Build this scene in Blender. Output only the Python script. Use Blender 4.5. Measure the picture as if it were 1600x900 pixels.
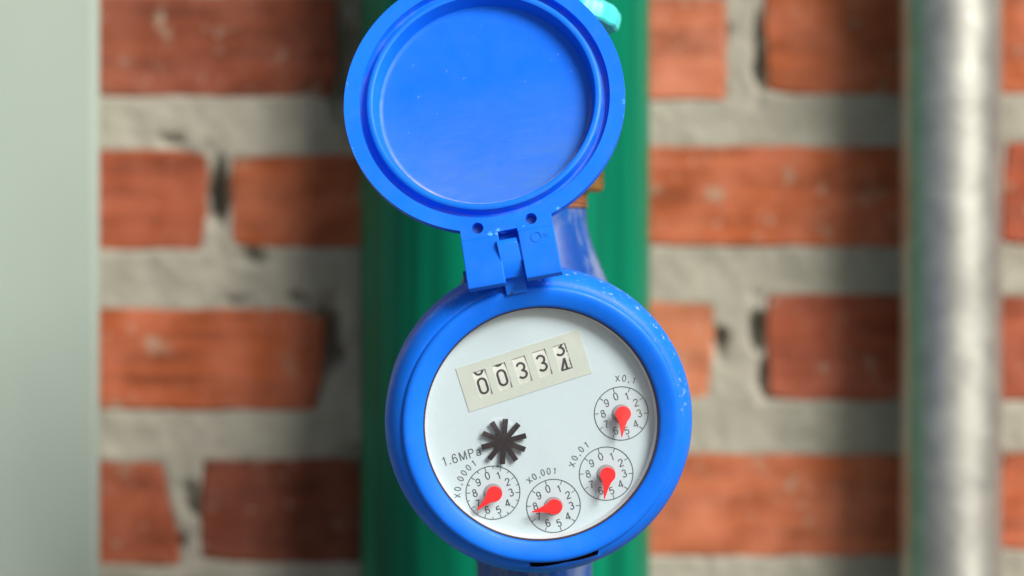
import bpy, bmesh, math, random
import numpy as np
from mathutils import Vector, Matrix
from mathutils.geometry import tessellate_polygon
random.seed(7)
R = math.radians
sc = bpy.context.scene
for o in list(bpy.data.objects): bpy.data.objects.remove(o)

# ------------------------------------------------------------------ camera, sky, sun, exposure
D = 1.2                 # metres from the lens to the meter
S = 0.3 / 1600          # metres per picture unit ("u") at the meter; all small parts are drawn in u
cam_d = bpy.data.cameras.new('camera'); cam = bpy.data.objects.new('camera', cam_d)
sc.collection.objects.link(cam); sc.camera = cam
cam.location = (0, -D, 0); cam.rotation_euler = (R(90), 0, 0)
cam_d.sensor_width = 36; cam_d.lens = 36 * D / 0.3
cam_d.clip_start = 0.01; cam_d.clip_end = 100
cam_d.dof.use_dof = True; cam_d.dof.focus_distance = D + 0.003; cam_d.dof.aperture_fstop = 5.6

SUN_AZ, SUN_EL = 42, 34      # degrees to the right of the line of sight, above the horizon
w = bpy.data.worlds.new('World'); sc.world = w; w.use_nodes = True
nt = w.node_tree; bg = nt.nodes['Background']
sky = nt.nodes.new('ShaderNodeTexSky'); sky.sky_type = 'NISHITA'; sky.sun_disc = False
sky.sun_elevation = R(SUN_EL); sky.sun_rotation = R(180 - SUN_AZ)
sky.air_density = 1.0; sky.dust_density = 4.0; sky.ozone_density = 0.6
nt.links.new(sky.outputs[0], bg.inputs[0]); bg.inputs[1].default_value = 0.05
sd = bpy.data.lights.new('sun', 'SUN'); sd.energy = 3.0; sd.angle = R(26); sd.color = (1, .965, .91)
sun = bpy.data.objects.new('sun', sd); sc.collection.objects.link(sun)
sdir = Vector((math.sin(R(SUN_AZ)) * math.cos(R(SUN_EL)), -math.cos(R(SUN_AZ)) * math.cos(R(SUN_EL)), math.sin(R(SUN_EL))))
sun.rotation_euler = sdir.to_track_quat('Z', 'Y').to_euler()
sc.view_settings.view_transform = 'Standard'; sc.view_settings.look = 'None'
sc.view_settings.gamma = 1; sc.view_settings.use_curve_mapping = False
sc.view_settings.exposure = 0.75
sc.render.engine = 'CYCLES'

# ------------------------------------------------------------------ helpers
def at(px, py, y):
    k = S * (D + y) / D
    return Vector(((px - 800) * k, y, (450 - py) * k))

def link(o, parent=None, M=None):
    sc.collection.objects.link(o)
    if parent is not None: o.parent = parent
    if M is not None: o.matrix_local = M
    return o

def thing(name, label, cat, M=None, group=None):
    o = bpy.data.objects.new(name, None); o.empty_display_size = .02
    link(o, None, M); o['label'] = label; o['category'] = cat
    if group: o['group'] = group
    return o

def mesh_obj(name, bm, mats, parent=None, M=None, scale=S, smooth=30, bevel=0, bseg=2, flip=False):
    if scale != 1: bmesh.ops.scale(bm, vec=(scale,) * 3, verts=bm.verts)
    bmesh.ops.recalc_face_normals(bm, faces=bm.faces)
    if flip and sum(f.normal.z for f in bm.faces) < 0: bmesh.ops.reverse_faces(bm, faces=bm.faces)
    me = bpy.data.meshes.new(name); bm.to_mesh(me); bm.free()
    for m in (mats if isinstance(mats, (list, tuple)) else [mats]): me.materials.append(m)
    if smooth:
        me.shade_smooth(); me.set_sharp_from_angle(angle=R(smooth))
    o = link(bpy.data.objects.new(name, me), parent, M)
    if bevel:
        b = o.modifiers.new('bevel', 'BEVEL'); b.width = bevel * S; b.segments = bseg
        b.limit_method = 'ANGLE'; b.angle_limit = R(35); b.harden_normals = False
    return o

def lathe(prof, n=128, fn=None, bm=None, cap0=False, cap1=False, mat=None):
    """revolve (r,z) about local Z; fn(i, a, r, z) may change a point"""
    bm = bm or bmesh.new(); rings = []
    for i, (r, z) in enumerate(prof):
        if r < 1e-6:
            rings.append([bm.verts.new((0, 0, z))]); continue
        ring = []
        for k in range(n):
            a = 2 * math.pi * k / n
            rr, zz = fn(i, a, r, z) if fn else (r, z)
            ring.append(bm.verts.new((rr * math.cos(a), rr * math.sin(a), zz)))
        rings.append(ring)
    for i in range(len(rings) - 1):
        A, B = rings[i], rings[i + 1]
        for k in range(n):
            k2 = (k + 1) % n
            if len(A) == 1 and len(B) == 1: continue
            if len(A) == 1: f = bm.faces.new((A[0], B[k], B[k2]))
            elif len(B) == 1: f = bm.faces.new((A[k], B[0], A[k2]))
            else: f = bm.faces.new((A[k], B[k], B[k2], A[k2]))
            if mat: f.material_index = mat[i]
    return bm

def plate(loops, z0, z1, bm=None):
    """flat plate with holes: loops[0] is the outline, the rest are holes"""
    bm = bm or bmesh.new()
    top = [[bm.verts.new((x, y, z1)) for x, y in L] for L in loops]
    bot = [[bm.verts.new((x, y, z0)) for x, y in L] for L in loops]
    ft = [v for L in top for v in L]; fb = [v for L in bot for v in L]
    for t in tessellate_polygon([[Vector((x, y, 0)) for x, y in L] for L in loops]):
        try:
            bm.faces.new([ft[i] for i in t]); bm.faces.new([fb[i] for i in reversed(t)])
        except ValueError: pass
    for A, B in zip(top, bot):
        n = len(A)
        for k in range(n):
            try: bm.faces.new((A[k], A[(k + 1) % n], B[(k + 1) % n], B[k]))
            except ValueError: pass
    return bm

def sheet(loops, z, bm=None):
    bm = bm or bmesh.new()
    vs = [bm.verts.new((x, y, z)) for L in loops for x, y in L]
    for t in tessellate_polygon([[Vector((x, y, 0)) for x, y in L] for L in loops]):
        try: bm.faces.new([vs[i] for i in t])
        except ValueError: pass
    return bm

def circ(cx, cy, r, n=32, a0=0, a1=360):
    full = abs(a1 - a0) >= 360
    m = n if full else n + 1
    return [(cx + r * math.cos(R(a0 + (a1 - a0) * k / n)), cy + r * math.sin(R(a0 + (a1 - a0) * k / n))) for k in range(m)]

def extrude_x(prof, x0, x1, bm=None):
    """close a (y,z) profile between x0 and x1"""
    bm = bm or bmesh.new()
    A = [bm.verts.new((x0, y, z)) for y, z in prof]; B = [bm.verts.new((x1, y, z)) for y, z in prof]
    n = len(prof)
    for k in range(n): bm.faces.new((A[k], A[(k + 1) % n], B[(k + 1) % n], B[k]))
    bm.faces.new(A); bm.faces.new(list(reversed(B)))
    return bm

def ribbon(pts, wd, bm, z=0, f=None, closed=False):
    """flat stroke of width wd along pts"""
    if f:      # long strokes are divided so that they can follow a curved surface
        P2 = []
        for i in range(len(pts) - (0 if closed else 1)):
            a, b = pts[i], pts[(i + 1) % len(pts)]; m = max(1, int(math.dist(a, b) / 2.5))
            P2 += [(a[0] + (b[0] - a[0]) * j / m, a[1] + (b[1] - a[1]) * j / m) for j in range(m)]
        pts = P2 if closed else P2 + [pts[-1]]
    n = len(pts); L = []; Q = []
    for i, p in enumerate(pts):
        a = pts[(i - 1) % n] if closed or i > 0 else pts[i]
        b = pts[(i + 1) % n] if closed or i < n - 1 else pts[i]
        d = Vector((b[0] - a[0], b[1] - a[1])).normalized()
        q = Vector((-d.y, d.x)) * wd / 2
        L.append((p[0] + q.x, p[1] + q.y)); Q.append((p[0] - q.x, p[1] - q.y))
    g = f or (lambda x, y: (x, y, z))
    VL = [bm.verts.new(g(*p)) for p in L]; VQ = [bm.verts.new(g(*p)) for p in Q]
    for i in range(n if closed else n - 1):
        j = (i + 1) % n
        bm.faces.new((VQ[i], VQ[j], VL[j], VL[i]))

# ------------------------------------------------------------------ materials
def new_mat(name):
    m = bpy.data.materials.new(name); m.use_nodes = True
    t = m.node_tree; return m, t, t.nodes['Principled BSDF']

def N(t, typ, **kw):
    n = t.nodes.new(typ)
    for k, v in kw.items():
        if k.startswith('i_'): n.inputs[k[2:].replace('_', ' ')].default_value = v
        else: setattr(n, k, v)
    return n

def noise(t, vec, scale, detail=4, rough=.55, dist=0):
    n = N(t, 'ShaderNodeTexNoise'); n.inputs['Scale'].default_value = scale
    n.inputs['Detail'].default_value = detail; n.inputs['Roughness'].default_value = rough
    n.inputs['Distortion'].default_value = dist
    t.links.new(vec, n.inputs['Vector']); return n.outputs['Fac']

def ramp(t, fac, a, b, c0=0, c1=1):
    n = N(t, 'ShaderNodeMapRange'); n.inputs[1].default_value = a; n.inputs[2].default_value = b
    n.inputs[3].default_value = c0; n.inputs[4].default_value = c1; n.clamp = True
    t.links.new(fac, n.inputs[0]); return n.outputs[0]

def math_(t, op, a, b=None):
    n = N(t, 'ShaderNodeMath', operation=op)
    for i, v in enumerate((a, b)):
        if v is None: continue
        if isinstance(v, (int, float)): n.inputs[i].default_value = v
        else: t.links.new(v, n.inputs[i])
    return n.outputs[0]

def mix(t, fac, a, b):
    n = N(t, 'ShaderNodeMix', data_type='RGBA')
    for i, v in ((0, fac), (6, a), (7, b)):
        if isinstance(v, (int, float)): n.inputs[i].default_value = v
        elif isinstance(v, tuple): n.inputs[i].default_value = v if len(v) == 4 else (*v, 1)
        else: t.links.new(v, n.inputs[i])
    return n.outputs[2]

def objco(t, scale=None):
    c = N(t, 'ShaderNodeTexCoord').outputs['Object']
    if scale:
        m = N(t, 'ShaderNodeMapping'); m.inputs['Scale'].default_value = scale
        t.links.new(c, m.inputs[0]); return m.outputs[0]
    return c

def bump(t, b, h, strength=.2, dist=.0003):
    n = N(t, 'ShaderNodeBump'); n.inputs['Strength'].default_value = strength
    n.inputs['Distance'].default_value = dist
    t.links.new(h, n.inputs['Height']); t.links.new(n.outputs[0], b.inputs['Normal'])

def simple(name, col, rough=.5, metal=0, var=.12, scale=60, bmp=.05):
    m, t, b = new_mat(name); co = objco(t)
    f = noise(t, co, scale)
    c = mix(t, ramp(t, f, .3, .7), tuple(x * (1 - var) for x in col), tuple(min(1, x * (1 + var)) for x in col))
    t.links.new(c, b.inputs['Base Color']); b.inputs['Roughness'].default_value = rough
    b.inputs['Metallic'].default_value = metal
    if bmp: bump(t, b, noise(t, co, scale * 8, 3), bmp, .0002)
    return m

BLUE = (0.006, 0.165, 0.87)
def blue_plastic(name, kind=None):
    m, t, b = new_mat(name); co = objco(t)
    big = noise(t, co, 28, 3)
    c = mix(t, ramp(t, big, .35, .7), (0.003, 0.138, 0.78), (0.006, 0.172, 0.86))
    sep = N(t, 'ShaderNodeSeparateXYZ'); t.links.new(co, sep.inputs[0])
    x, y = sep.outputs[0], sep.outputs[1]
    rad = math_(t, 'DIVIDE', math_(t, 'SQRT', math_(t, 'ADD', math_(t, 'MULTIPLY', x, x), math_(t, 'MULTIPLY', y, y))), S)
    fine = noise(t, co, 900, 4, .7); mid = noise(t, co, 160, 5, .6)
    DUST = (.14, .26, .46)
    # a thin film of dust everywhere, and rare pale specks and nicks
    c = mix(t, ramp(t, mid, .52, .9, 0, .07), c, DUST)
    c = mix(t, ramp(t, fine, .70, .78, 0, .5), c, (.55, .62, .72))
    if kind == 'lid':
        # low side of the lid: dust, plus a hazy reflection put into the colour
        low = ramp(t, math_(t, 'DIVIDE', y, S), 45, -130)
        inside = ramp(t, rad, 172, 166)
        # the floor inside the rim is a deeper, uneven blue
        c = mix(t, math_(t, 'MULTIPLY', inside, ramp(t, noise(t, co, 22, 3), .3, .65, .45, 1)), c, (.003, .128, .78))
        scr = noise(t, objco(t, (1, 9, 1)), 130, 3, .5, .8)
        c = mix(t, math_(t, 'MULTIPLY', math_(t, 'MULTIPLY', inside, low), ramp(t, scr, .55, .72, 0, .10)), c, (.20, .34, .62))
        c = mix(t, math_(t, 'MULTIPLY', inside, ramp(t, noise(t, co, 650, 2, .5), .72, .78, 0, .22)), c, (.30, .48, .75))
        patt = ramp(t, noise(t, objco(t, (1, 2.2, 1)), 70, 6, .65, .5), .3, .75)
        c = mix(t, math_(t, 'MULTIPLY', math_(t, 'MULTIPLY', low, inside), math_(t, 'MULTIPLY', math_(t, 'ADD', math_(t, 'MULTIPLY', patt, .55), .3), 1.0)), c, (.07, .185, .46))
        line = math_(t, 'MULTIPLY', ramp(t, rad, 163.5, 166), ramp(t, rad, 169.5, 167.5))
        line = math_(t, 'MULTIPLY', line, ramp(t, math_(t, 'DIVIDE', y, S), 0, -120))
        c = mix(t, math_(t, 'MULTIPLY', line, ramp(t, mid, .35, .65, .1, .75)), c, (.42, .36, .30))
        g = math_(t, 'MULTIPLY', ramp(t, rad, 184, 188), ramp(t, rad, 199, 196))
        c = mix(t, math_(t, 'MULTIPLY', g, ramp(t, mid, .45, .7, 0, .3)), c, (.22, .20, .30))
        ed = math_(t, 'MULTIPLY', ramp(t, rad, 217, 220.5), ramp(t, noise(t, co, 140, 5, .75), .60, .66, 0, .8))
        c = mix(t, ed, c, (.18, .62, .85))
    if kind == 'housing':
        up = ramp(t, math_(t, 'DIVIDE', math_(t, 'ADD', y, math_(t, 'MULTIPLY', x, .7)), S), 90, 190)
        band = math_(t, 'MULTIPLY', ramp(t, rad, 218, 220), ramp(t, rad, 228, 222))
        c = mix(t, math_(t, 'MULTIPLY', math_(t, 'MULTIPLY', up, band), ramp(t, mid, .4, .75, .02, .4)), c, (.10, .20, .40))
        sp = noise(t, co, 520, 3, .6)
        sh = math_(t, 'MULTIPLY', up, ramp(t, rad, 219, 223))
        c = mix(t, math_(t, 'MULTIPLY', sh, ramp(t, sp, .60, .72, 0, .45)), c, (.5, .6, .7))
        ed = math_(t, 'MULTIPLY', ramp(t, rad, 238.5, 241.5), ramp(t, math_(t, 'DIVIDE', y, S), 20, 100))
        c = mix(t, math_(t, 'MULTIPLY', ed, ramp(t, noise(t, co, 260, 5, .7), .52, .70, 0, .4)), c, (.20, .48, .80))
    t.links.new(c, b.inputs['Base Color'])
    t.links.new(ramp(t, mid, .3, .7, .36, .55), b.inputs['Roughness'])
    b.inputs['Specular IOR Level'].default_value = .22
    bump(t, b, noise(t, co, 350, 4, .6), .06, .0003)
    return m

M_lid = blue_plastic('blue_plastic_lid', 'lid')
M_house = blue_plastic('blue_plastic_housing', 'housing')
M_blue = blue_plastic('blue_plastic')
M_white = simple('white_enamel', (.52, .63, .69), .45, var=.015, scale=25, bmp=0)
M_ring = simple('register_wall', (.62, .64, .66), .4, var=.04, bmp=0)
M_gasket_shade = simple('dark_rubber', (.035, .02, .04), .5)
M_cream = simple('cream_plastic', (.51, .565, .515), .5, var=.04, scale=120, bmp=.02)
M_wheel = simple('number_wheel_plastic', (.60, .635, .59), .5, var=.04, scale=300, bmp=0)
M_ink = simple('black_ink', (.035, .04, .045), .6, var=.2, bmp=0)
M_inkg = simple('grey_ink', (.075, .085, .095), .6, var=.25, scale=500, bmp=0)
M_red = simple('red_plastic', (.90, .02, .025), .4, var=.05, bmp=0)
M_grey = simple('grey_plastic', (.26, .26, .29), .5, var=.1, bmp=0)
M_star = simple('star_plastic', (.010, .004, .008), .6, var=.3, scale=400)
M_brass = simple('weathered_brass', (.34, .19, .05), .45, .6, var=.45, scale=120, bmp=.3)
M_rust = simple('rusty_thread', (.26, .11, .05), .7, .2, var=.5, scale=200, bmp=.4)
M_cyan = simple('turquoise_plastic', (.06, .66, .68), .4, var=.08, scale=80)
M_pin = simple('dark_pin', (.01, .08, .35), .5)

def glass():
    m = bpy.data.materials.new('clear_crystal'); m.use_nodes = True; t = m.node_tree
    for n in list(t.nodes):
        if n.type != 'OUTPUT_MATERIAL': t.nodes.remove(n)
    out = [n for n in t.nodes if n.type == 'OUTPUT_MATERIAL'][0]
    tr = N(t, 'ShaderNodeBsdfTransparent'); tr.inputs[0].default_value = (.975, .985, .985, 1)
    gl = N(t, 'ShaderNodeBsdfGlossy'); gl.inputs['Roughness'].default_value = .12
    lw = N(t, 'ShaderNodeLayerWeight'); lw.inputs[0].default_value = .5
    fr = math_(t, 'ADD', math_(t, 'MULTIPLY', math_(t, 'POWER', lw.outputs['Facing'], 5), .9), .045)   # Schlick
    mx = N(t, 'ShaderNodeMixShader')
    t.links.new(fr, mx.inputs[0]); t.links.new(tr.outputs[0], mx.inputs[1])
    t.links.new(gl.outputs[0], mx.inputs[2])
    df = N(t, 'ShaderNodeBsdfDiffuse'); df.inputs[0].default_value = (.62, .64, .62, 1); m2 = N(t, 'ShaderNodeMixShader')
    co = objco(t)
    d1 = ramp(t, noise(t, co, 55, 5, .6, .4), .5, .8, .005, .09); d2 = ramp(t, noise(t, co, 900, 3, .6), .68, .76, 0, .35)
    t.links.new(math_(t, 'ADD', d1, d2), m2.inputs[0]); t.links.new(mx.outputs[0], m2.inputs[1])
    t.links.new(df.outputs[0], m2.inputs[2]); t.links.new(m2.outputs[0], out.inputs[0])
    return m
M_glass = glass()

def paint_green():
    m, t, b = new_mat('green_paint'); co = objco(t, (1, 1, .12)); 
    f = noise(t, co, 26, 4)
    c = mix(t, ramp(t, f, .3, .7), (.0005, .15, .078), (.001, .215, .115))
    st = noise(t, objco(t, (1, 1, .03)), 120, 3, .6)
    c = mix(t, ramp(t, st, .42, .62, 0, .7), c, (.0004, .065, .04))
    c = mix(t, ramp(t, noise(t, objco(t, (1, 1, .5)), 130, 5, .7), .66, .76, 0, .4), c, (.06, .16, .11))
    t.links.new(c, b.inputs['Base Color']); b.inputs['Roughness'].default_value = .38; b.inputs['Specular IOR Level'].default_value = .1
    bump(t, b, noise(t, objco(t), 300, 3), .08, .0004)
    return m
M_green = paint_green()

def galvanised():
    m, t, b = new_mat('galvanised_steel'); co = objco(t)
    v = N(t, 'ShaderNodeTexVoronoi'); v.inputs['Scale'].default_value = 150; t.links.new(co, v.inputs['Vector'])
    sp = noise(t, v.outputs['Color'], 3, 1)
    f = noise(t, co, 70, 5, .65)
    c = mix(t, ramp(t, f, .3, .7), (.37, .385, .37), (.47, .49, .46))
    c = mix(t, ramp(t, sp, .35, .65, 0, .18), c, (.78, .79, .74))
    c = mix(t, ramp(t, noise(t, objco(t, (1, 1, .4)), 160, 5, .7), .58, .72, 0, .55), c, (.42, .42, .41))
    t.links.new(c, b.inputs['Base Color']); b.inputs['Metallic'].default_value = .85
    t.links.new(ramp(t, f, .3, .7, .36, .48), b.inputs['Roughness'])
    bump(t, b, noise(t, co, 220, 5), .15, .0006)
    return m
M_galv = galvanised()

def pale_paint():
    m, t, b = new_mat('pale_grey_paint'); co = objco(t, (1, 1, .3))
    c = mix(t, ramp(t, noise(t, co, 14, 5), .3, .7), (.29, .36, .315), (.33, .405, .355))
    t.links.new(c, b.inputs['Base Color']); b.inputs['Roughness'].default_value = .6
    bump(t, b, noise(t, objco(t), 120, 4), .1, .0005)
    return m
M_pale = pale_paint()

def cast_blue():
    m, t, b = new_mat('blue_painted_casting'); co = objco(t)
    f = noise(t, objco(t, (1, 1, .45)), 55, 6, .65, .3)
    c = mix(t, ramp(t, f, .3, .6), (.002, .045, .27), (.004, .08, .36))
    c = mix(t, ramp(t, noise(t, objco(t, (1, 1, .35)), 60, 6, .7), .48, .62, 0, .75), c, (.22, .27, .36))
    c = mix(t, ramp(t, noise(t, objco(t, (1.3, 1, .3)), 90, 4, .7), .62, .70, 0, .7), c, (.30, .09, .04))
    t.links.new(c, b.inputs['Base Color']); b.inputs['Roughness'].default_value = .4; b.inputs['Specular IOR Level'].default_value = .25
    bump(t, b, f, .4, .001)
    return m
M_cast = cast_blue()

def brick_mat():
    m, t, b = new_mat('wire_cut_brick'); co = objco(t)
    oi = N(t, 'ShaderNodeObjectInfo')
    off = N(t, 'ShaderNodeVectorMath', operation='ADD'); t.links.new(co, off.inputs[0])
    rv = N(t, 'ShaderNodeCombineXYZ'); t.links.new(math_(t, 'MULTIPLY', oi.outputs['Random'], 3), rv.inputs[0])
    t.links.new(math_(t, 'MULTIPLY', oi.outputs['Random'], 7), rv.inputs[2])
    t.links.new(rv.outputs[0], off.inputs[1]); P = off.outputs[0]
    mp = N(t, 'ShaderNodeMapping'); mp.inputs['Scale'].default_value = (.10, 1, 1); t.links.new(P, mp.inputs[0])
    streak = noise(t, mp.outputs[0], 170, 3, .5)
    blot = noise(t, P, 45, 5, .6)
    base = oi.outputs['Color']
    dark = mix(t, 1.0, base, (0, 0, 0)); 
    h = N(t, 'ShaderNodeHueSaturation'); h.inputs['Value'].default_value = .52; t.links.new(base, h.inputs['Color'])
    h2 = N(t, 'ShaderNodeHueSaturation'); h2.inputs['Value'].default_value = 1.35; h2.inputs['Saturation'].default_value = .9
    t.links.new(base, h2.inputs['Color'])
    c = mix(t, ramp(t, streak, .35, .65), h.outputs[0], base)
    c = mix(t, ramp(t, blot, .40, .70, 0, .9), c, h2.outputs[0])
    smear = noise(t, P, 75, 4, .6, .2)
    c = mix(t, ramp(t, smear, .60, .72, 0, .75), c, (.33, .30, .22))
    c = mix(t, ramp(t, noise(t, P, 190, 3, .6), .63, .72, 0, .6), c, (.40, .38, .30))
    t.links.new(c, b.inputs['Base Color']); b.inputs['Roughness'].default_value = .9
    bump(t, b, streak, .6, .0012)
    return m
M_brick = brick_mat()

def mortar_mat():
    m, t, b = new_mat('cement_mortar'); co = objco(t)
    f = noise(t, co, 40, 6, .65); g = noise(t, co, 260, 4, .7)
    c = mix(t, ramp(t, f, .3, .7), (.26, .248, .20), (.40, .386, .32))
    c = mix(t, ramp(t, g, .35, .7, 0, .3), c, (.19, .175, .15))
    c = mix(t, ramp(t, noise(t, co, 60, 4, .6), .68, .76, 0, .45), c, (.40, .16, .08))
    t.links.new(c, b.inputs['Base Color']); b.inputs['Roughness'].default_value = .95
    bump(t, b, g, .5, .001)
    return m
M_mortar = mortar_mat()

GZ = -.55  # out-of-view concrete sheet, added to bounce light up from below
bm = bmesh.new()
vs = [bm.verts.new(v) for v in ((-30, -40, GZ), (30, -40, GZ), (30, 3, GZ), (-30, 3, GZ))]; bm.faces.new(vs)
gr = mesh_obj('ground', bm, simple('worn_concrete', (.17, .16, .145), .9, var=.15, scale=4, bmp=.1), None, scale=1, smooth=0)
gr['kind'] = 'structure'
# ------------------------------------------------------------------ brick wall
WALL_Y = 0.235
K = S * (D + WALL_Y) / D            # metres per u on the wall
wall = thing('brick_wall', 'rough wall of orange red bricks set in thick grey mortar behind the pipes', 'wall',
             Matrix.Translation((0, WALL_Y, -450 * K)))
def W(px, py): return ((px - 800) * K, (900 - py) * K)      # wall-plane x, z (origin at the wall's foot in view)
OR = (.36, .080, .022); RD = (.30, .062, .021); DK = (.15, .032, .012); PL = (.46, .14, .060); LT = (.31, .064, .018); WM = (.42, .105, .035)  # left-hand tones such as LT darkened to stand in for weaker light
bricks = [  # x0,x1,y0,y1, colour, slants of left and right edge (top to bottom)
 (8, 528, -10, 152, (.21, .047, .017), 0, 0), (590, 1132, -8, 157, PL, 0, 6), (1187, 1690, -12, 149, OR, 12, 0),
 (-150, 325, 233, 392, LT, 0, -4), (355, 905, 241, 390, OR, 8, 0), (962, 1508, 229, 386, OR, 0, 0), (1566, 2080, 222, 386, RD, 0, 0),
 (14, 506, 483, 641, OR, 0, -4), (575, 1117, 470, 624, PL, 0, -4), (1192, 1690, 459, 628, RD, 8, 0),
 (-230, 256, 718, 884, RD, 0, 32), (310, 850, 716, 880, DK, 4, 0), (912, 1512, 708, 872, WM, 0, 0), (1560, 2080, 704, 864, OR, 0, 0),
 (-540, -40, -8, 155, RD, 0, 0), (-560, -35, 484, 642, OR, 0, 0), (1748, 2250, -10, 150, RD, 0, 0), (1748, 2260, 458, 624, OR, 0, 0),
 (-700, -200, 232, 392, OR, 0, 0), (-780, -290, 718, 882, LT, 0, 0), (2140, 2400, 222, 386, OR, 0, 0), (2140, 2400, 704, 864, DK, 0, 0)]
cols = [OR, RD, LT, DK, PL]
for r_, (a, b_) in enumerate([(-255, -95), (955, 1115), (-495, -335), (1195, 1355)]):
    x = -720 + (170 if r_ % 2 else 0)
    while x < 2300:
        L = random.uniform(470, 525); bricks.append((x, x + L, a + random.uniform(-6, 6), b_ + random.uniform(-6, 6), random.choice(cols), 0, 0)); x += L + random.uniform(50, 75)

def brick_outline(x0, x1, y0, y1, sl, sr, rnd):
    pts = []
    def seg(a, b, n):
        for k in range(n):
            f = k / n; pts.append([a[0] + (b[0] - a[0]) * f, a[1] + (b[1] - a[1]) * f])
    c = 9
    A = (x0, y0); B = (x1, y0); C = (x1 + sr, y1); Dd = (x0 + sl, y1)
    seg((A[0] + c, A[1]), (B[0] - c, B[1]), 12); seg((B[0], B[1] + c), (C[0], C[1] - c), 4)
    seg((C[0] - c, C[1]), (Dd[0] + c, Dd[1]), 12); seg((Dd[0], Dd[1] - c), (A[0], A[1] + c), 4)
    for p in pts: p[0] += rnd.uniform(-2.2, 2.2); p[1] += rnd.uniform(-2.0, 2.0)
    return pts
for i, (x0, x1, y0, y1, col, sl, sr) in enumerate(bricks):
    rnd = random.Random(i * 3 + 1)
    P = [W(*p) for p in brick_outline(x0, x1, y0, y1, sl, sr, rnd)]
    cx = sum(p[0] for p in P) / len(P); cz = sum(p[1] for p in P) / len(P)
    bm = bmesh.new(); rings = []
    proud = rnd.uniform(-.0004, .0006)
    for (ins, y) in ((0, .014), (0, .0009), (.0011, -.0001)):
        ring = []
        for (x, z) in P:
            v = Vector((x - cx, z - cz)); 
            sx = (abs(v.x) - ins) / abs(v.x) if abs(v.x) > ins * 2 else 1
            sz = (abs(v.y) - ins) / abs(v.y) if abs(v.y) > ins * 2 else 1
            ring.append(bm.verts.new((v.x * sx, y - proud, v.y * sz)))
        rings.append(ring)
    n = len(P)
    for A, B in zip(rings, rings[1:]):
        for k in range(n): bm.faces.new((A[k], A[(k + 1) % n], B[(k + 1) % n], B[k]))
    bm.faces.new(rings[-1])
    o = mesh_obj('brick', bm, M_brick, wall, Matrix.Translation((cx, 0, cz)), scale=1, smooth=25)
    j = rnd.uniform(.93, 1.08); o.color = (col[0] * j, col[1] * j * rnd.uniform(.95, 1.05), col[2] * j, 1)

# mortar: one bumpy sheet squeezed out between the bricks, with pits where it has fallen out
rng = np.random.default_rng(5)
def vnoise(X, Y, cell):
    gx, gy = X / cell, Y / cell
    ix, iy = np.floor(gx).astype(int), np.floor(gy).astype(int)
    fx, fy = gx - ix, gy - iy; fx = fx * fx * (3 - 2 * fx); fy = fy * fy * (3 - 2 * fy)
    T = rng.uniform(-1, 1, (400, 400)); g = lambda a, b: T[a % 400, b % 400]
    return (g(ix, iy) * (1 - fx) + g(ix + 1, iy) * fx) * (1 - fy) + (g(ix, iy + 1) * (1 - fx) + g(ix + 1, iy + 1) * fx) * fy
step = 6
gx = np.arange(-750, 2350, step); gy = np.arange(-500, 1370, step)
X, Y = np.meshgrid(gx, gy)
dist = np.full(X.shape, -60.0)
for (x0, x1, y0, y1, col, sl, sr) in bricks:
    f = np.clip((Y - y0) / (y1 - y0), 0, 1)
    d = np.minimum(np.minimum(X - (x0 + sl * f), (x1 + sr * f) - X), np.minimum(Y - y0, y1 - Y))
    dist = np.maximum(dist, d)
H = np.minimum(-1.0, 0.2 - .9 * dist) + 2.2 * vnoise(X, Y, 46) + 1.5 * vnoise(X, Y, 19) + .8 * vnoise(X, Y, 9)
H = np.minimum(H, 2.6)
H = np.maximum(H, -34); PN = vnoise(X, Y, 23); PM = vnoise(X, Y, 15)
for (cx, cy, rx, ry, dp) in [(338, 308, 14, 40, 75), (392, 402, 20, 9, 24), (516, 530, 15, 42, 70), (470, 468, 22, 7, 22), (365, 468, 16, 6, 16), (1183, 70, 6, 70, 30),
        (1186, 105, 9, 22, 34), (1184, 520, 9, 38, 45), (1192, 585, 9, 30, 36), (1124, 530, 9, 26, 30), (298, 785, 12, 18, 34), (276, 842, 9, 12, 26),
        (545, 90, 24, 75, 60), (560, 150, 30, 14, 26), (265, 222, 16, 7, 18), (1130, 60, 6, 16, 14), (590, 700, 50, 12, 20), (870, 190, 40, 20, 30)]:
    wob = 1 + .45 * PN
    H -= dp * np.exp(-(np.abs((X + 4 * PM - cx) / rx / wob) ** 2.6 + np.abs((Y + 6 * PN - cy) / ry / wob) ** 2.6))
ny, nx = X.shape
co = np.empty((ny * nx, 3), np.float32)
co[:, 0] = ((X - 800) * K).ravel(); co[:, 1] = (-H * K).ravel(); co[:, 2] = ((900 - Y) * K).ravel()
idx = np.arange(ny * nx).reshape(ny, nx)
q = np.stack([idx[:-1, :-1], idx[1:, :-1], idx[1:, 1:], idx[:-1, 1:]], -1).reshape(-1, 4)
me = bpy.data.meshes.new('mortar')
me.vertices.add(len(co)); me.vertices.foreach_set('co', co.ravel())
me.loops.add(q.size); me.loops.foreach_set('vertex_index', q.ravel().astype(np.int32))
me.polygons.add(len(q)); me.polygons.foreach_set('loop_start', np.arange(0, q.size, 4, dtype=np.int32))
me.update(calc_edges=True); me.shade_smooth(); me.materials.append(M_mortar)
link(bpy.data.objects.new('mortar', me), wall)

bm = bmesh.new(); bmesh.ops.create_cube(bm, size=1)
zb, zt = GZ + 450 * K, -460 * K
bmesh.ops.scale(bm, vec=(3100 * K, .12, zt - zb), verts=bm.verts)
mesh_obj('plinth', bm, M_mortar, wall, Matrix.Translation((0, .05, (zt + zb) / 2)), scale=1, smooth=0)
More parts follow.
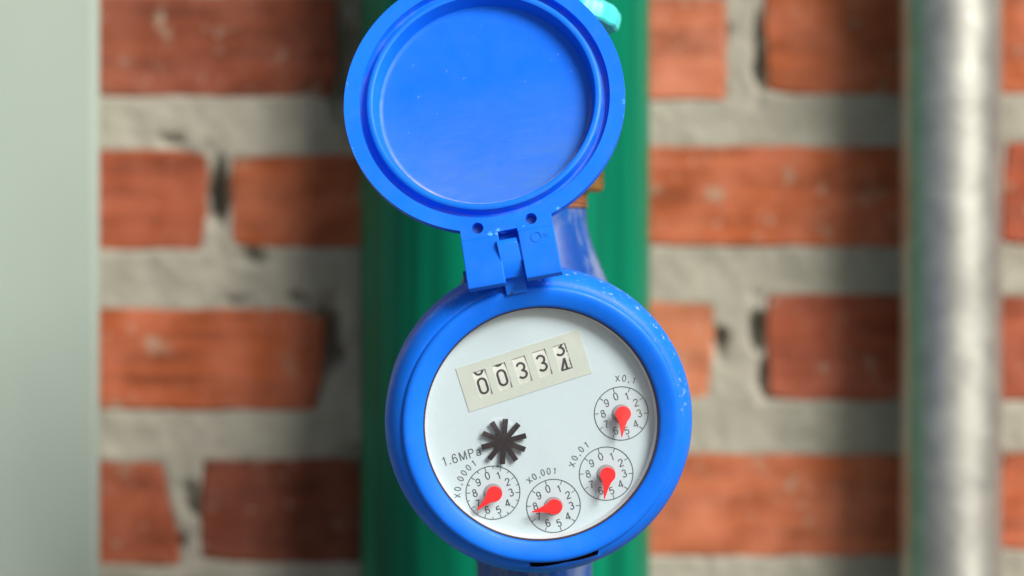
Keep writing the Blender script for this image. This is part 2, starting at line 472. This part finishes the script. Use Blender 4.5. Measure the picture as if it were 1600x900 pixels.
# ------------------------------------------------------------------ pipes behind the meter
def tube_obj(name, label, cat, px, y, r_m, mat, z0=-.55, z1=.29):
    x = (px - 800) * S * (D + y) / D
    bm = lathe([(r_m * .93, 0), (r_m, 0), (r_m, z1 - z0), (r_m * .93, z1 - z0), (r_m * .93, 0)], 96)
    o = mesh_obj(name, bm, mat, None, Matrix.Translation((x, y, z0)), scale=1)
    o['label'] = label; o['category'] = cat; return o
tube_obj('green_pipe', 'thick green painted pipe standing directly behind the water meter', 'pipe', 789.5, .214, 226 * S * (D + .214) / D, M_green)
tube_obj('steel_pipe', 'thin galvanised steel pipe in front of the bricks on the right', 'pipe', 1486, .208, 79.5 * S * (D + .208) / D, M_galv)
xe = (154 - 800) * S * (D + .206) / D
bm = bmesh.new(); zs = (-.55, .29); rc = .003
sec = [(xe - .16, .234), (xe - .16, .206)] + [(xe - rc + rc * math.sin(R(a)), .206 + rc - rc * math.cos(R(a))) for a in range(0, 91, 15)] + [(xe - .0045, .234)]
A = [bm.verts.new((x, y, zs[0])) for x, y in sec]; B = [bm.verts.new((x, y, zs[1])) for x, y in sec]
for i in range(len(A)): bm.faces.new((A[i], A[(i + 1) % len(A)], B[(i + 1) % len(B)], B[i]))
bm.faces.new(A); bm.faces.new(list(reversed(B)))
o = mesh_obj('door_frame', bm, M_pale, None, scale=1)
o['label'] = 'broad smooth pale grey green upright board at the left edge'; o['category'] = 'post'; o.name = 'upright_post'

# supply line in which the meter sits
LY = .072; LX = 835; k = (D + LY) / D
def line_M(py): return Matrix.Translation(at(LX, py, LY))
def vlathe(name, prof, mat, parent, n=64, fn=None, smooth=30, M=None):
    # profile of (r, height) in u at that depth
    bm = lathe([(r * k, z * k) for r, z in prof], n, fn)
    return mesh_obj(name, bm, mat, parent, M, smooth=smooth)
sup = thing('supply_pipe', 'brass coupling and riser pipe above the meter, half hidden by the open lid', 'pipe', line_M(325))
vlathe('thread_collar', [(55, 0), (82, 0), (84, 3), (80, 6), (84, 9), (80, 12), (84, 15), (80, 18), (84, 21), (82, 25), (55, 25)], M_rust, sup)
bm = lathe([(50 * k, 25 * k), (104 * k, 25 * k), (110 * k, 30 * k), (110 * k, 58 * k), (104 * k, 64 * k), (50 * k, 64 * k)], 6)
mesh_obj('coupling_nut', bm, M_brass, sup, Matrix.Rotation(R(8), 4, 'Z'), smooth=0, bevel=2)
vlathe('riser', [(48, 64), (56, 64), (56, 400), (48, 400)], M_galv, sup)
# turquoise valve handle above
val = thing('stop_valve', 'stop valve with a round turquoise handle peeking out above the blue lid', 'valve', line_M(-150))
vlathe('valve_body', [(0, -70), (64, -70), (66, -40), (80, -25), (84, 0), (80, 25), (66, 40), (64, 70), (0, 70)], M_brass, val, M=Matrix.Translation((0, -.004, 0)))
hp = at(905, 35, LY - .030); rel = hp - at(LX, -150, LY)
Mh = Matrix.Translation(rel) @ Matrix.Rotation(R(15), 4, 'Y') @ Matrix.Rotation(R(-9), 4, 'X')
def lob(i, a, r, z): return (r * (1 + .025 * math.cos(12 * a)) if r > 50 else r, z)
hb = lathe([(0, 6), (40, 6), (50, 1), (56, 0), (60, 1), (63, 5), (63, 22), (60, 30), (52, 36), (40, 39), (20, 40), (18, 60), (0, 60)], 96, lob)
mesh_obj('handle', hb, M_cyan, val, Mh)

# ------------------------------------------------------------------ water meter
def frame_mtx(origin, n, up_img_deg):
    n = n.normalized(); ux, uz = -math.sin(R(up_img_deg)), math.cos(R(up_img_deg))
    y = Vector((ux, -(ux * n.x + uz * n.z) / n.y, uz)).normalized()
    x = y.cross(n)
    M = Matrix((x, y, n)).transposed().to_4x4(); M.translation = origin
    return M
PITCH, YAW = 7, 5      # the dial looks a little down and to the right
nm = Vector((math.sin(R(YAW)), -math.cos(R(YAW)) * math.cos(R(PITCH)), -math.sin(R(PITCH))))
MM = frame_mtx(at(847, 664.5, 0), nm, 10)
MMi = MM.inverted()
CAM = Vector((0, -D, 0))
def on_plane(Mx, px, py, z):
    """where the line of sight through a picture point meets the plane z (in u) of frame Mx -> (x, y) in u"""
    Mi = Mx.inverted(); o = Mi @ CAM; d = (Mi.to_3x3() @ (at(px, py, 0) - CAM))
    tt = (z * S - o.z) / d.z; p = o + d * tt
    return p.x / S, p.y / S
meter = thing('water_meter', 'round blue water meter with its lid open and a white dial reading 00333', 'water meter', MM)

# housing: face ring, groove, shoulder and barrel, with the latch slot low on the rim
def slot(i, a, r, z):
    deg = math.degrees(a)
    c = 270 - 10 + 9.5   # direction of the slot
    dd = (deg - SLOT_C + 180) % 360 - 180
    if i in SLOT_I:
        h = 14.0
        if abs(dd) < h:
            wdt = abs(dd) / h                       # nothing in the middle, wide at both ends
            side = 1 if i == SLOT_I[1] else 0
            if i in (SLOT_I[0], SLOT_I[1]): z -= 26 * min(1, (h - abs(dd)) * 2) * min(1, wdt * 5 + .2)
            if dd < 0 and i == SLOT_I[0]: r += 0
    return r, z
a_sl = [on_plane(MM, *p, -10) for p in ((829, 886), (938, 869))]
an = [math.degrees(math.atan2(y, x)) % 360 for x, y in a_sl]
SLOT_C = sum(an) / 2; 
prof = [(185.5, -14), (185.5, -9), (187, -7), (191, -5.2), (198, -2.6), (206, -.6), (212, 0), (216, -1), (218.6, -3.5), (219.6, -7), (219.8, -9),
        (222.6, -10), (223.2, -10.2), (227, -13), (233, -19), (238, -28), (241.3, -38), (242.2, -48), (242.2, -64), (240.5, -68), (236, -70), (235, -74), (235, -150),
        (228, -158), (200, -162), (100, -162)]
SLOT_I = (10, 11)
def fslot(i, a, r, z):
    dd = (math.degrees(a) - SLOT_C + 180) % 360 - 180
    h = abs(an[1] - an[0]) / 2
    if i in (10, 11) and abs(dd) < h: z -= 30
    if i in (11, 12, 13) and abs(dd) < h:
        # the gap opens towards both ends and closes in the middle
        r += (0.2 + 3.9 * min(1, abs(dd / h) * 1.25)) * (1 if dd < 0 else .9) - .2
    return r, z
mesh_obj('housing', lathe(prof, 540, fslot, mat=[0] * 60), [M_house, M_gasket_shade], meter, smooth=40)
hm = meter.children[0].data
for p in hm.polygons:          # deep shade inside the latch slot, painted with the dark gasket material
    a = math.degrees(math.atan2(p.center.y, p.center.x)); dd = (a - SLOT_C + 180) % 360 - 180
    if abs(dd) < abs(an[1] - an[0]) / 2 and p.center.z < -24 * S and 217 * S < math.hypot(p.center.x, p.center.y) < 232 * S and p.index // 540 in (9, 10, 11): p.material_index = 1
# gasket and register wall
mesh_obj('gasket', lathe([(182.8, -16), (183.0, -10.6), (183.7, -9.2), (185.2, -9.0), (185.4, -12), (185.4, -16), (182.8, -16)], 256), M_gasket_shade, meter)
mesh_obj('register_wall', lathe([(179.5, -30.4), (180.2, -26), (181.8, -17), (182.6, -13), (182.6, -16), (181.6, -30.4)], 256), M_ring, meter)

# dial plate (turned a little against the housing, as the register can be turned)
DZ = -30
MD = MM @ Matrix.Rotation(R(8), 4, 'Z')
MDl = Matrix.Rotation(R(8), 4, 'Z')
def dl(px, py, z=DZ): return on_plane(MD, px, py, z)
cc = dl(818.5, 579.2)
CW, CH = 202, 72.5
rect = lambda w_, h_, cx=0, cy=0: [(cx - w_ / 2, cy - h_ / 2), (cx + w_ / 2, cy - h_ / 2), (cx + w_ / 2, cy + h_ / 2), (cx - w_ / 2, cy + h_ / 2)]
cca = math.degrees(math.atan2(dl(905, 514)[1] - dl(711, 576)[1], dl(905, 514)[0] - dl(711, 576)[0]))
ca, sa = math.cos(R(cca)), math.sin(R(cca))
def rot(L, cx, cy): return [(cx + x * ca - y * sa, cy + x * sa + y * ca) for x, y in L]
bm = sheet([circ(0, 0, 181, 128), rot(rect(CW - 10, CH - 10), *cc)], DZ)
dial = mesh_obj('dial', bm, M_white, meter, MDl, smooth=0)

# counter: cream frame with five windows, a number wheel behind each
MC = MDl @ Matrix.Translation((cc[0] * S, cc[1] * S, 0)) @ Matrix.Rotation(R(cca), 4, 'Z')
MCw = MM @ MC
win = []
for (px, py) in ((754, 599), (785, 588.5), (816, 578), (847.5, 567.5), (879, 558.5)): win.append(on_plane(MCw, px, py, DZ))
print('windows', [(round(a, 1), round(b, 1)) for a, b in win])
WH = 42
holes = [rect(21, WH, x, y) for x, y in win]
frame_ = mesh_obj('counter_frame', plate([rect(CW, CH)] + holes, DZ - 1, DZ + .9), M_cream, meter, MC, smooth=0, bevel=.7)
WR = 115
def arcpts(cx, cy, rx, ry, a0, a1, n=12):
    return [(cx + rx * math.cos(R(a0 + (a1 - a0) * i / n)), cy + ry * math.sin(R(a0 + (a1 - a0) * i / n))) for i in range(n + 1)]
def glyph(ch, h=24, w_=12.5):
    r = w_ / 2; H2 = h / 2
    if ch == '0': return [(arcpts(0, H2 - r, r, r, 0, 180) + arcpts(0, -H2 + r, r, r, 180, 360), True)]
    if ch == '3': return [(arcpts(-.5, H2 / 2, r - .4, H2 / 2, 160, -90, 16) + arcpts(-.5, -H2 / 2, r, H2 / 2, 90, -155, 18)[1:], False)]
    if ch == '4': return [([(2.4, H2), (-r, -H2 * .55)], False), ([(-r - .6, -H2 * .55), (r + 1.4, -H2 * .55)], False), ([(2.6, H2), (2.6, -H2)], False)]
    if ch == '2': return [(arcpts(0, H2 - r, r, r, 165, -30, 12) + [(-r, -H2), (r, -H2)], False)]
    if ch == '9': return [(arcpts(0, H2 - r, r, r, 0, 360), False), ([(r, H2 - r), (r * .3, -H2)], False)]
    if ch == '5': return [([(r, H2), (-r * .7, H2), (-r * .9, 1)] + arcpts(0, -H2 + r, r, r, 140, -150, 14), False)]
    return []
wheels = [[('0', -4), ('0', 27)], [('0', -1.5), ('0', 30.5)], [('3', -.5)], [('3', .5)], [('3', 16.5), ('4', -13.5)]]
for (wx, wy), gl in zip(win, wheels):
    bm = bmesh.new(); zc = DZ + .45 - WR
    nseg = 12; A = []
    for s_ in range(nseg + 1):
        a = R(-27 + 54 * s_ / nseg)
        A.append([bm.verts.new((wx + dx, wy + WR * math.sin(a), zc + WR * math.cos(a))) for dx in (-12.5, 12.5)])
    for p, q_ in zip(A, A[1:]): bm.faces.new((p[0], p[1], q_[1], q_[0]))
    mesh_obj('number_wheel', bm, M_wheel, frame_, smooth=60)
    bm = bmesh.new()
    for ch, off in gl:
        def wrap(x, y, off=off):
            a = (y + off) / WR; rr = WR + .25
            return (wx + x - (0.5), wy + rr * math.sin(a), zc + rr * math.cos(a))
        for pts, closed in glyph(ch): ribbon(pts, 3.5, bm, f=wrap, closed=closed)
    if gl is wheels[-1]:
        for y0 in np.arange(-20, 21, 5.2):          # fine graduation on the last wheel
            ribbon([(9.2, y0), (9.2, y0 + (3.6 if int(y0 / 5.2) % 3 else 1.2))], 1.1, bm, f=lambda x, y: (wx + x, wy + (WR + .25) * math.sin(y / WR), zc + (WR + .25) * math.cos(y / WR)))
    d_ = mesh_obj('counter_digit', bm, M_ink, frame_, smooth=0)

# lettering
def ea(cx, cy, rx, ry, a0, a1, n=14): return arcpts(cx, cy, rx, ry, a0, a1, n)
GL = {  # strokes on a grid one cap height tall: (points, closed)
 '0': [(ea(0, 0, .255, .5, 0, 360, 24)[:-1], True)],
 '1': [([(.06, -.5), (.06, .5)], False), ([(.06, .46), (-.02, .34), (-.17, .29)], False)],
 '2': [(ea(0, .24, .25, .26, 172, -28) + [(.02, -.12), (-.2, -.34), (-.26, -.48)], False), ([(-.30, -.46), (.27, -.46)], False)],
 '3': [(ea(-.01, .26, .22, .24, 160, -90), False), (ea(-.01, -.22, .25, .28, 90, -160), False)],
 '4': [([(.10, .5), (-.30, -.2)], False), ([(-.34, -.22), (.30, -.22)], False), ([(.12, .5), (.12, -.5)], False)],
 '5': [([(.23, .46), (-.19, .46)], False), ([(-.17, .48), (-.23, .0)] + ea(0, -.17, .25, .31, 140, -155), False)],
 '6': [(ea(0, -.2, .25, .29, 0, 360, 20)[:-1], True), (ea(.01, 0, .26, .48, 35, 180), False)],
 '7': [([(-.26, .46), (.27, .46)], False), ([(.25, .46), (.05, .08), (-.06, -.2), (-.09, -.5)], False)],
 '8': [(ea(0, .25, .21, .23, 0, 360, 18)[:-1], True), (ea(0, -.22, .26, .27, 0, 360, 20)[:-1], True)],
 '9': [(ea(0, .2, .25, .29, 0, 360, 20)[:-1], True), (ea(-.01, 0, .26, .48, 215, 360), False)],
 'X': [([(-.31, -.47), (.31, .47)], False), ([(-.31, .47), (.31, -.47)], False)],
 ',': [([(.02, -.40), (.02, -.52), (-.04, -.66)], False)],
 '.': [([(0, -.5), (0, -.36)], False)],
 'M': [([(-.36, -.5), (-.36, .5)], False), ([(-.36, .5), (0, -.45)], False), ([(0, -.45), (.36, .5)], False), ([(.36, .5), (.36, -.5)], False)],
 'P': [([(-.26, -.5), (-.26, .5)], False), ([(-.28, .46), (.06, .46)] + ea(.06, .235, .22, .225, 88, -90, 10) + [(-.26, .01)], False)],
 'a': [(ea(-.03, -.30, .21, .17, 0, 360, 18)[:-1], True), (ea(-.01, -.02, .21, .19, 165, 0, 10) + [(.2, -.3), (.22, -.5)], False)]}
def put_char(bm, ch, cx, cy, h, ang, z, wf=1, sw=.115):
    c, sn = math.cos(R(ang)), math.sin(R(ang))
    for k_, (pts, closed) in enumerate(GL[ch]):
        P = [(cx + (x * wf * c - y * sn) * h, cy + (x * wf * sn + y * c) * h) for x, y in pts]
        ribbon(P, sw * h * (1.25 if ch in ',.' else 1), bm, z=z + .04 * k_, closed=closed)
ZP = DZ + .35
# "1.6MPa"
p0 = dl(694.5, 721); p1 = dl(747, 705)
an_t = math.degrees(math.atan2(p1[1] - p0[1], p1[0] - p0[0]))
bm = bmesh.new(); chars = '1.6MPa'; adv = {'1': .56, '.': .30, '6': .60, 'M': .82, 'P': .62, 'a': .56}
tot = sum(adv[c] for c in chars) - (adv['1'] + adv['a']) / 2; L = math.dist(p0, p1); pos = 0
for i, c in enumerate(chars):
    if i: pos += (adv[chars[i - 1]] + adv[c]) / 2
    f = pos / tot
    dy = 0
    put_char(bm, c, p0[0] + (p1[0] - p0[0]) * f, p0[1] + (p1[1] - p0[1]) * f, 14.2, an_t, ZP, .95, .105)
mesh_obj('pressure_lettering', bm, M_inkg, dial, smooth=0)

# four small registers
RR = 42.5
subs = [((770.3, 769.8), 'X0,0001', 266, 327.5, (772.6, 771.8), (744.5, 798), 20, M_ink),
        ((864.8, 790.4), 'X0,001', 317.5, 362, (866.5, 792), (830.5, 800.5), 10, M_ink),
        ((947.2, 740), 'X0,01', 286, 326, (949.8, 742.3), (944.2, 780.5), 10, M_inkg),
        ((970.7, 646), 'X0,1', 354, 381, (974, 647), (971.6, 684), 10, M_inkg)]
PZ = DZ + 19
rotv = math.degrees(math.atan2(*(lambda a, b: (b[0] - a[0], b[1] - a[1]))(dl(850, 700), dl(850, 600))))   # picture-up, clockwise from dial-up
for (cpx, txt, a0, a1, knob, tip, nt_, ink) in subs:
    cx, cy = dl(*cpx)
    bm = bmesh.new()
    ribbon(circ(0, 0, RR, 72), 1.4, bm, z=ZP, closed=True)
    for k_ in range(nt_):
        a = R(90 - k_ * 360 / nt_); major = nt_ == 10 or k_ % 2 == 0
        r0 = RR - (7.0 if major else 4.5); r1 = RR - .4
        ribbon([(r0 * math.cos(a), r0 * math.sin(a)), (r1 * math.cos(a), r1 * math.sin(a))], 1.0, bm, z=ZP + .15)
    sub = mesh_obj('register_scale', bm, M_inkg, meter, MDl @ Matrix.Translation((cx * S, cy * S, 0)), smooth=0)
    for d_ in range(10):
        a = R(90 - d_ * 36); bm = bmesh.new()
        put_char(bm, str(d_), 28.6 * math.cos(a), 28.6 * math.sin(a), 11.6, 0, ZP, 1.0, .125)
        mesh_obj('numeral', bm, ink, sub, smooth=0)
    bm = bmesh.new(); nchar = len(txt)
    # spacing: the comma is narrow
    wts = [1.0 if c != ',' else .55 for c in txt]; tot = sum(wts) - (wts[0] + wts[-1]) / 2; pos = 0
    for i, c in enumerate(txt):
        if i: pos += (wts[i - 1] + wts[i]) / 2
        aimg = a0 + (a1 - a0) * pos / tot           # clockwise from picture-up
        ad = 90 - (aimg + rotv)                     # ccw in the dial frame
        put_char(bm, c, 56 * math.cos(R(ad)), 56 * math.sin(R(ad)), 9.8, ad - 90, ZP, 1.0, .13)
    mesh_obj('multiplier_lettering', bm, M_inkg, sub, smooth=0)
    # pointer: grey hub below, red drop-shaped hand above
    kx, ky = on_plane(MD, *knob, PZ); tx, ty = on_plane(MD, *tip, PZ)
    ang = math.atan2(ty - ky, tx - kx); L = math.dist((kx, ky), (tx, ty)); rk = 12.2
    half = [(rk * math.cos(R(th)), rk * math.sin(R(th))) for th in range(180, 48, -11)]
    half += [(rk * .62 + 3.5, rk * .60), (rk * 1.5, 4.8), (L * .72, 2.6), (L - .6, .55)]
    drop = half + [(x, -y) for x, y in reversed(half[1:])]
    Mp = MDl @ Matrix.Translation((kx * S, ky * S, 0)) @ Matrix.Rotation(ang, 4, 'Z')
    ptr = mesh_obj('pointer', plate([drop], PZ - 3, PZ), M_red, meter, Mp, smooth=30, bevel=.8)
    Mh2 = Matrix.Rotation(-ang, 4, 'Z') @ Matrix.Translation(((cx - kx) * S, (cy - ky) * S, 0))
    mesh_obj('pointer_hub', lathe([(0, DZ + 1.6), (13.4, DZ + 1.6), (14.6, DZ + 1.2), (14.8, DZ + .3)], 48), M_grey, ptr, Mh2)
    mesh_obj('pointer_spindle', lathe([(5, DZ + 1), (5, PZ - 3.2)], 24), M_red, ptr)

# ten-armed leak indicator
SZ = DZ + 8
sx, sy = on_plane(MD, 787.5, 690, SZ)
def star(n, r0, r1, wd, rotd, drop=None):
    pts = []
    for k_ in range(n):
        a = R(rotd + 360 * k_ / n); ux, uy = math.cos(a), math.sin(a); w1 = wd * 1.12
        pts += [(r0 * ux + wd / 2 * uy, r0 * uy - wd / 2 * ux), (r1 * ux + w1 / 2 * uy, r1 * uy - w1 / 2 * ux),
                (r1 * ux - w1 / 2 * uy, r1 * uy + w1 / 2 * ux), (r0 * ux - wd / 2 * uy, r0 * uy + wd / 2 * ux)]
    return pts
bm = plate([star(10, 13.5, 36, 7.6, 90 - 4 - 18 + 0)], SZ - 3.5, SZ)
# narrow dark bars set just below the arms
for (x0, y0, x1, y1, wd, zz) in ((-9, 25, -2, 6, 2.2, SZ - 3.8), (-6, 26, 0, 6, 2.0, SZ - 4.2), (5, -28, 2, -8, 2.4, SZ - 3.8)):
    d_ = Vector((x1 - x0, y1 - y0)).normalized(); q_ = Vector((-d_.y, d_.x)) * wd / 2
    plate([[(x0 + q_.x, y0 + q_.y), (x0 - q_.x, y0 - q_.y), (x1 - q_.x, y1 - q_.y), (x1 + q_.x, y1 + q_.y)]], zz - 1.5, zz, bm)
st = mesh_obj('leak_indicator', bm, M_star, meter, MDl @ Matrix.Translation((sx * S, sy * S, 0)), smooth=0, bevel=.5)
# shallow well and boss under the star
hx, hy = dl(779, 682)
mesh_obj('indicator_boss', lathe([(31, DZ + .2), (28, DZ + .8), (24, DZ + 1.0), (9, DZ + 1.0), (8, SZ - 3.6)], 64), M_white, st,
         Matrix.Translation(((hx - sx) * S, (hy - sy) * S, 0)))

# clear crystal
mesh_obj('crystal', lathe([(0, -3.2), (60, -3.8), (110, -5.2), (150, -7.2), (172, -9.4), (182.4, -11.5)], 128), M_glass, meter, smooth=60, flip=True)

# ------------------------------------------------------------------ open lid
nl = Vector((-math.sin(R(20)) * math.sin(R(16)), -math.cos(R(20)), math.sin(R(20)) * math.cos(R(16))))
ML = frame_mtx(at(756, 155, 36 * S), nl, 10)
MLl = MMi @ ML
def lp(px, py, z=0): return on_plane(ML, px, py, z)
h1, h2 = lp(746, 356.5), lp(829.5, 341.5)
e1, e2 = lp(719, 362), lp(863, 345)
n1 = lp(777, 361); n2 = lp(808, 357)
print('lid pts', h1, h2, e1, e2, n1, n2, lp(735, 452), lp(877, 425), lp(806, 440))
RO = 222
XL, XR = e1[0], e2[0]; NL, NR = n1[0], n2[0]; NY = (n1[1] + n2[1]) / 2
LT_Y = -229
aL = math.degrees(math.atan2(-math.sqrt(RO ** 2 - XL ** 2), XL)); aR = math.degrees(math.atan2(-math.sqrt(RO ** 2 - XR ** 2), XR))
outer = circ(0, 0, RO, 150, aR, 360 + aL)
outer += [(XL, LT_Y), (NL, LT_Y), (NL, NY), (NR, NY), (NR, LT_Y), (XR, LT_Y)]
bm = plate([outer, circ(0, 0, 198.5, 160), circ(*h1, 9.2, 28), circ(*h2, 9.2, 28)], -14, 0)
plate([[(NL - 3, LT_Y - 6), (NR + 3, LT_Y - 6), (NR + 3, NY + 4), (NL - 3, NY + 4)]], -33, -24, bm)
# pan: groove, ridge, sloping wall and floor; then the back
lathe([(198.5, -.2), (198.2, -1), (197.6, -12), (196, -14.5), (191, -15), (188, -14), (186.6, -5), (185.4, 1.2), (183, 3), (179, 3.2), (176, 2),
       (173.5, -5), (170.5, -18), (168.5, -24), (165, -26.4), (161, -27), (120, -27.4), (60, -27.6), (0, -27.6)], 256, None, bm)
lathe([(0, -33), (170, -33), (200, -26), (216, -18), (216, -14.2)], 128, None, bm)
lid = mesh_obj('lid', bm, M_lid, meter, MLl, smooth=35, bevel=.9)
# closed bottoms of the two screw holes
for h in (h1, h2):
    bm = lathe([(0, -13), (9.6, -13), (9.6, -18), (0, -18)], 24)
    mesh_obj('hole_bottom', bm, M_pin, lid, Matrix.Translation((h[0] * S, h[1] * S, 0)))
LB = -308.5
lug = [(LT_Y + 1, -15), (LT_Y + 1, 2.2), (LT_Y - 2, 4.0), (-270, 4.6), (-292, 4.4), (-302, 3.6), (LB, 1), (LB + 1.5, -18), (-290, -32), (-250, -34), (-236, -24)]
bl, br = lp(735, 452, 0)[0], lp(877, 425, 0)[0]
for (x0, x1, xb0, xb1) in ((XL - 1, NL, XL - 3, NL - 1), (NR, XR, NR + 1, XR + 1)):
    bm = extrude_x(lug, x0, x1)
    for v in bm.verts:
        f = max(0, min(1, (LT_Y - v.co.y) / 84))
        v.co.x += ((xb0 - x0) if v.co.x < (x0 + x1) / 2 else (xb1 - x1)) * f
    mesh_obj('hinge_lug', bm, M_blue, lid, smooth=30, bevel=1.2)
mk = lp(838, 370, 4.6)
bm = lathe([(7.2, 4.0), (7.4, 5.3), (8.6, 5.3), (8.8, 4.0)], 32)
ribbon([(12, 3), (19, -3)], 1.6, bm, z=5.1); ribbon([(12.5, -3), (18, 3)], 1.4, bm, z=5.15)
mesh_obj('moulded_mark', bm, M_blue, lid, Matrix.Translation((mk[0] * S, mk[1] * S, 0)))
PINY, PINZ = -281, -15
bm = bmesh.new()
bmesh.ops.create_cone(bm, cap_ends=True, segments=24, radius1=9, radius2=9, depth=(XR - XL) + 4)
mesh_obj('hinge_pin', bm, M_pin, lid, Matrix.Translation((((XL + XR) / 2 - 5) * S, PINY * S, PINZ * S)) @ Matrix.Rotation(R(90), 4, 'Y'))
# hinge tab: strap from the housing face up and round the pin
pin = MLl @ Vector((0, PINY * S, PINZ * S)) / S
print('pin in meter frame', pin)
cxs = [on_plane(MM, *p, z)[0] for p, z in (((807, 452), 6), ((793.5, 385), pin.z + 12))]
print('strap x', cxs, on_plane(MM, 800, 459, 8), on_plane(MM, 807, 459, 8), on_plane(MM, 793, 374, pin.z + 10), on_plane(MM, 800, 436, 14))
yb = on_plane(MM, 808, 459, 6)[1]; yt = on_plane(MM, 793, 374, pin.z + 6)[1]; ym = on_plane(MM, 802, 436, 14)[1]
path = [(yb, 5.5), (ym - 1, 7), (ym + .6, 9.5), (ym + 6, pin.z * .55 + 6), (pin.y - 14, pin.z + 8), (pin.y, pin.z + 13), (pin.y + 14, pin.z + 12.5), (yt - 5, pin.z + 7), (yt, pin.z + 1)]
back = [(yt - 2, pin.z - 10), (pin.y + 12, pin.z - 14), (pin.y - 10, pin.z - 12), (ym + 4, 0), (ym - 2, -8), (yb + 2, -4), (yb, -1)]
bm = bmesh.new(); prof_s = path + back
def sxm(y):
    f = max(0, min(1, (y - yb) / (yt - yb))); return cxs[0] + (cxs[1] - cxs[0]) * f, 16.5 - .7 * f
A, B = [], []
for y, z in prof_s:
    c_, hw = sxm(y); A.append(bm.verts.new((c_ - hw, y, z))); B.append(bm.verts.new((c_ + hw, y, z)))
n = len(A)
for i in range(n): bm.faces.new((A[i], A[(i + 1) % n], B[(i + 1) % n], B[i]))
bm.faces.new(A); bm.faces.new(list(reversed(B)))
tab = mesh_obj('hinge_tab', bm, M_blue, meter, smooth=30, bevel=.8)
dx, dy = on_plane(MM, 800, 459, 5.8)
mesh_obj('vent_hole', lathe([(0, 6.1), (1.9, 6.1), (2.2, 5.0)], 16), M_gasket_shade, tab, Matrix.Translation((dx * S, (dy + 1) * S, 0)))

# brass body of the meter, painted blue: neck above, tail below
Bm = MMi @ line_M(325)
vlathe('upper_neck', [(60, 0), (78, 0), (81, -3), (81, -18), (84, -36), (92, -62), (104, -92), (116, -120), (122, -150), (122, -250)], M_cast, meter, M=Bm)
vlathe('lower_neck', [(122, -250), (122, -440), (112, -500), (100, -535), (90, -555), (88, -620), (60, -620)], M_cast, meter, M=Bm)
Mb = Matrix.Translation((0, 0, 0))
mesh_obj('body_chamber', lathe([(205, -161), (200, -200), (190, -330), (160, -430), (80, -450), (0, -450)], 96), M_cast, meter)
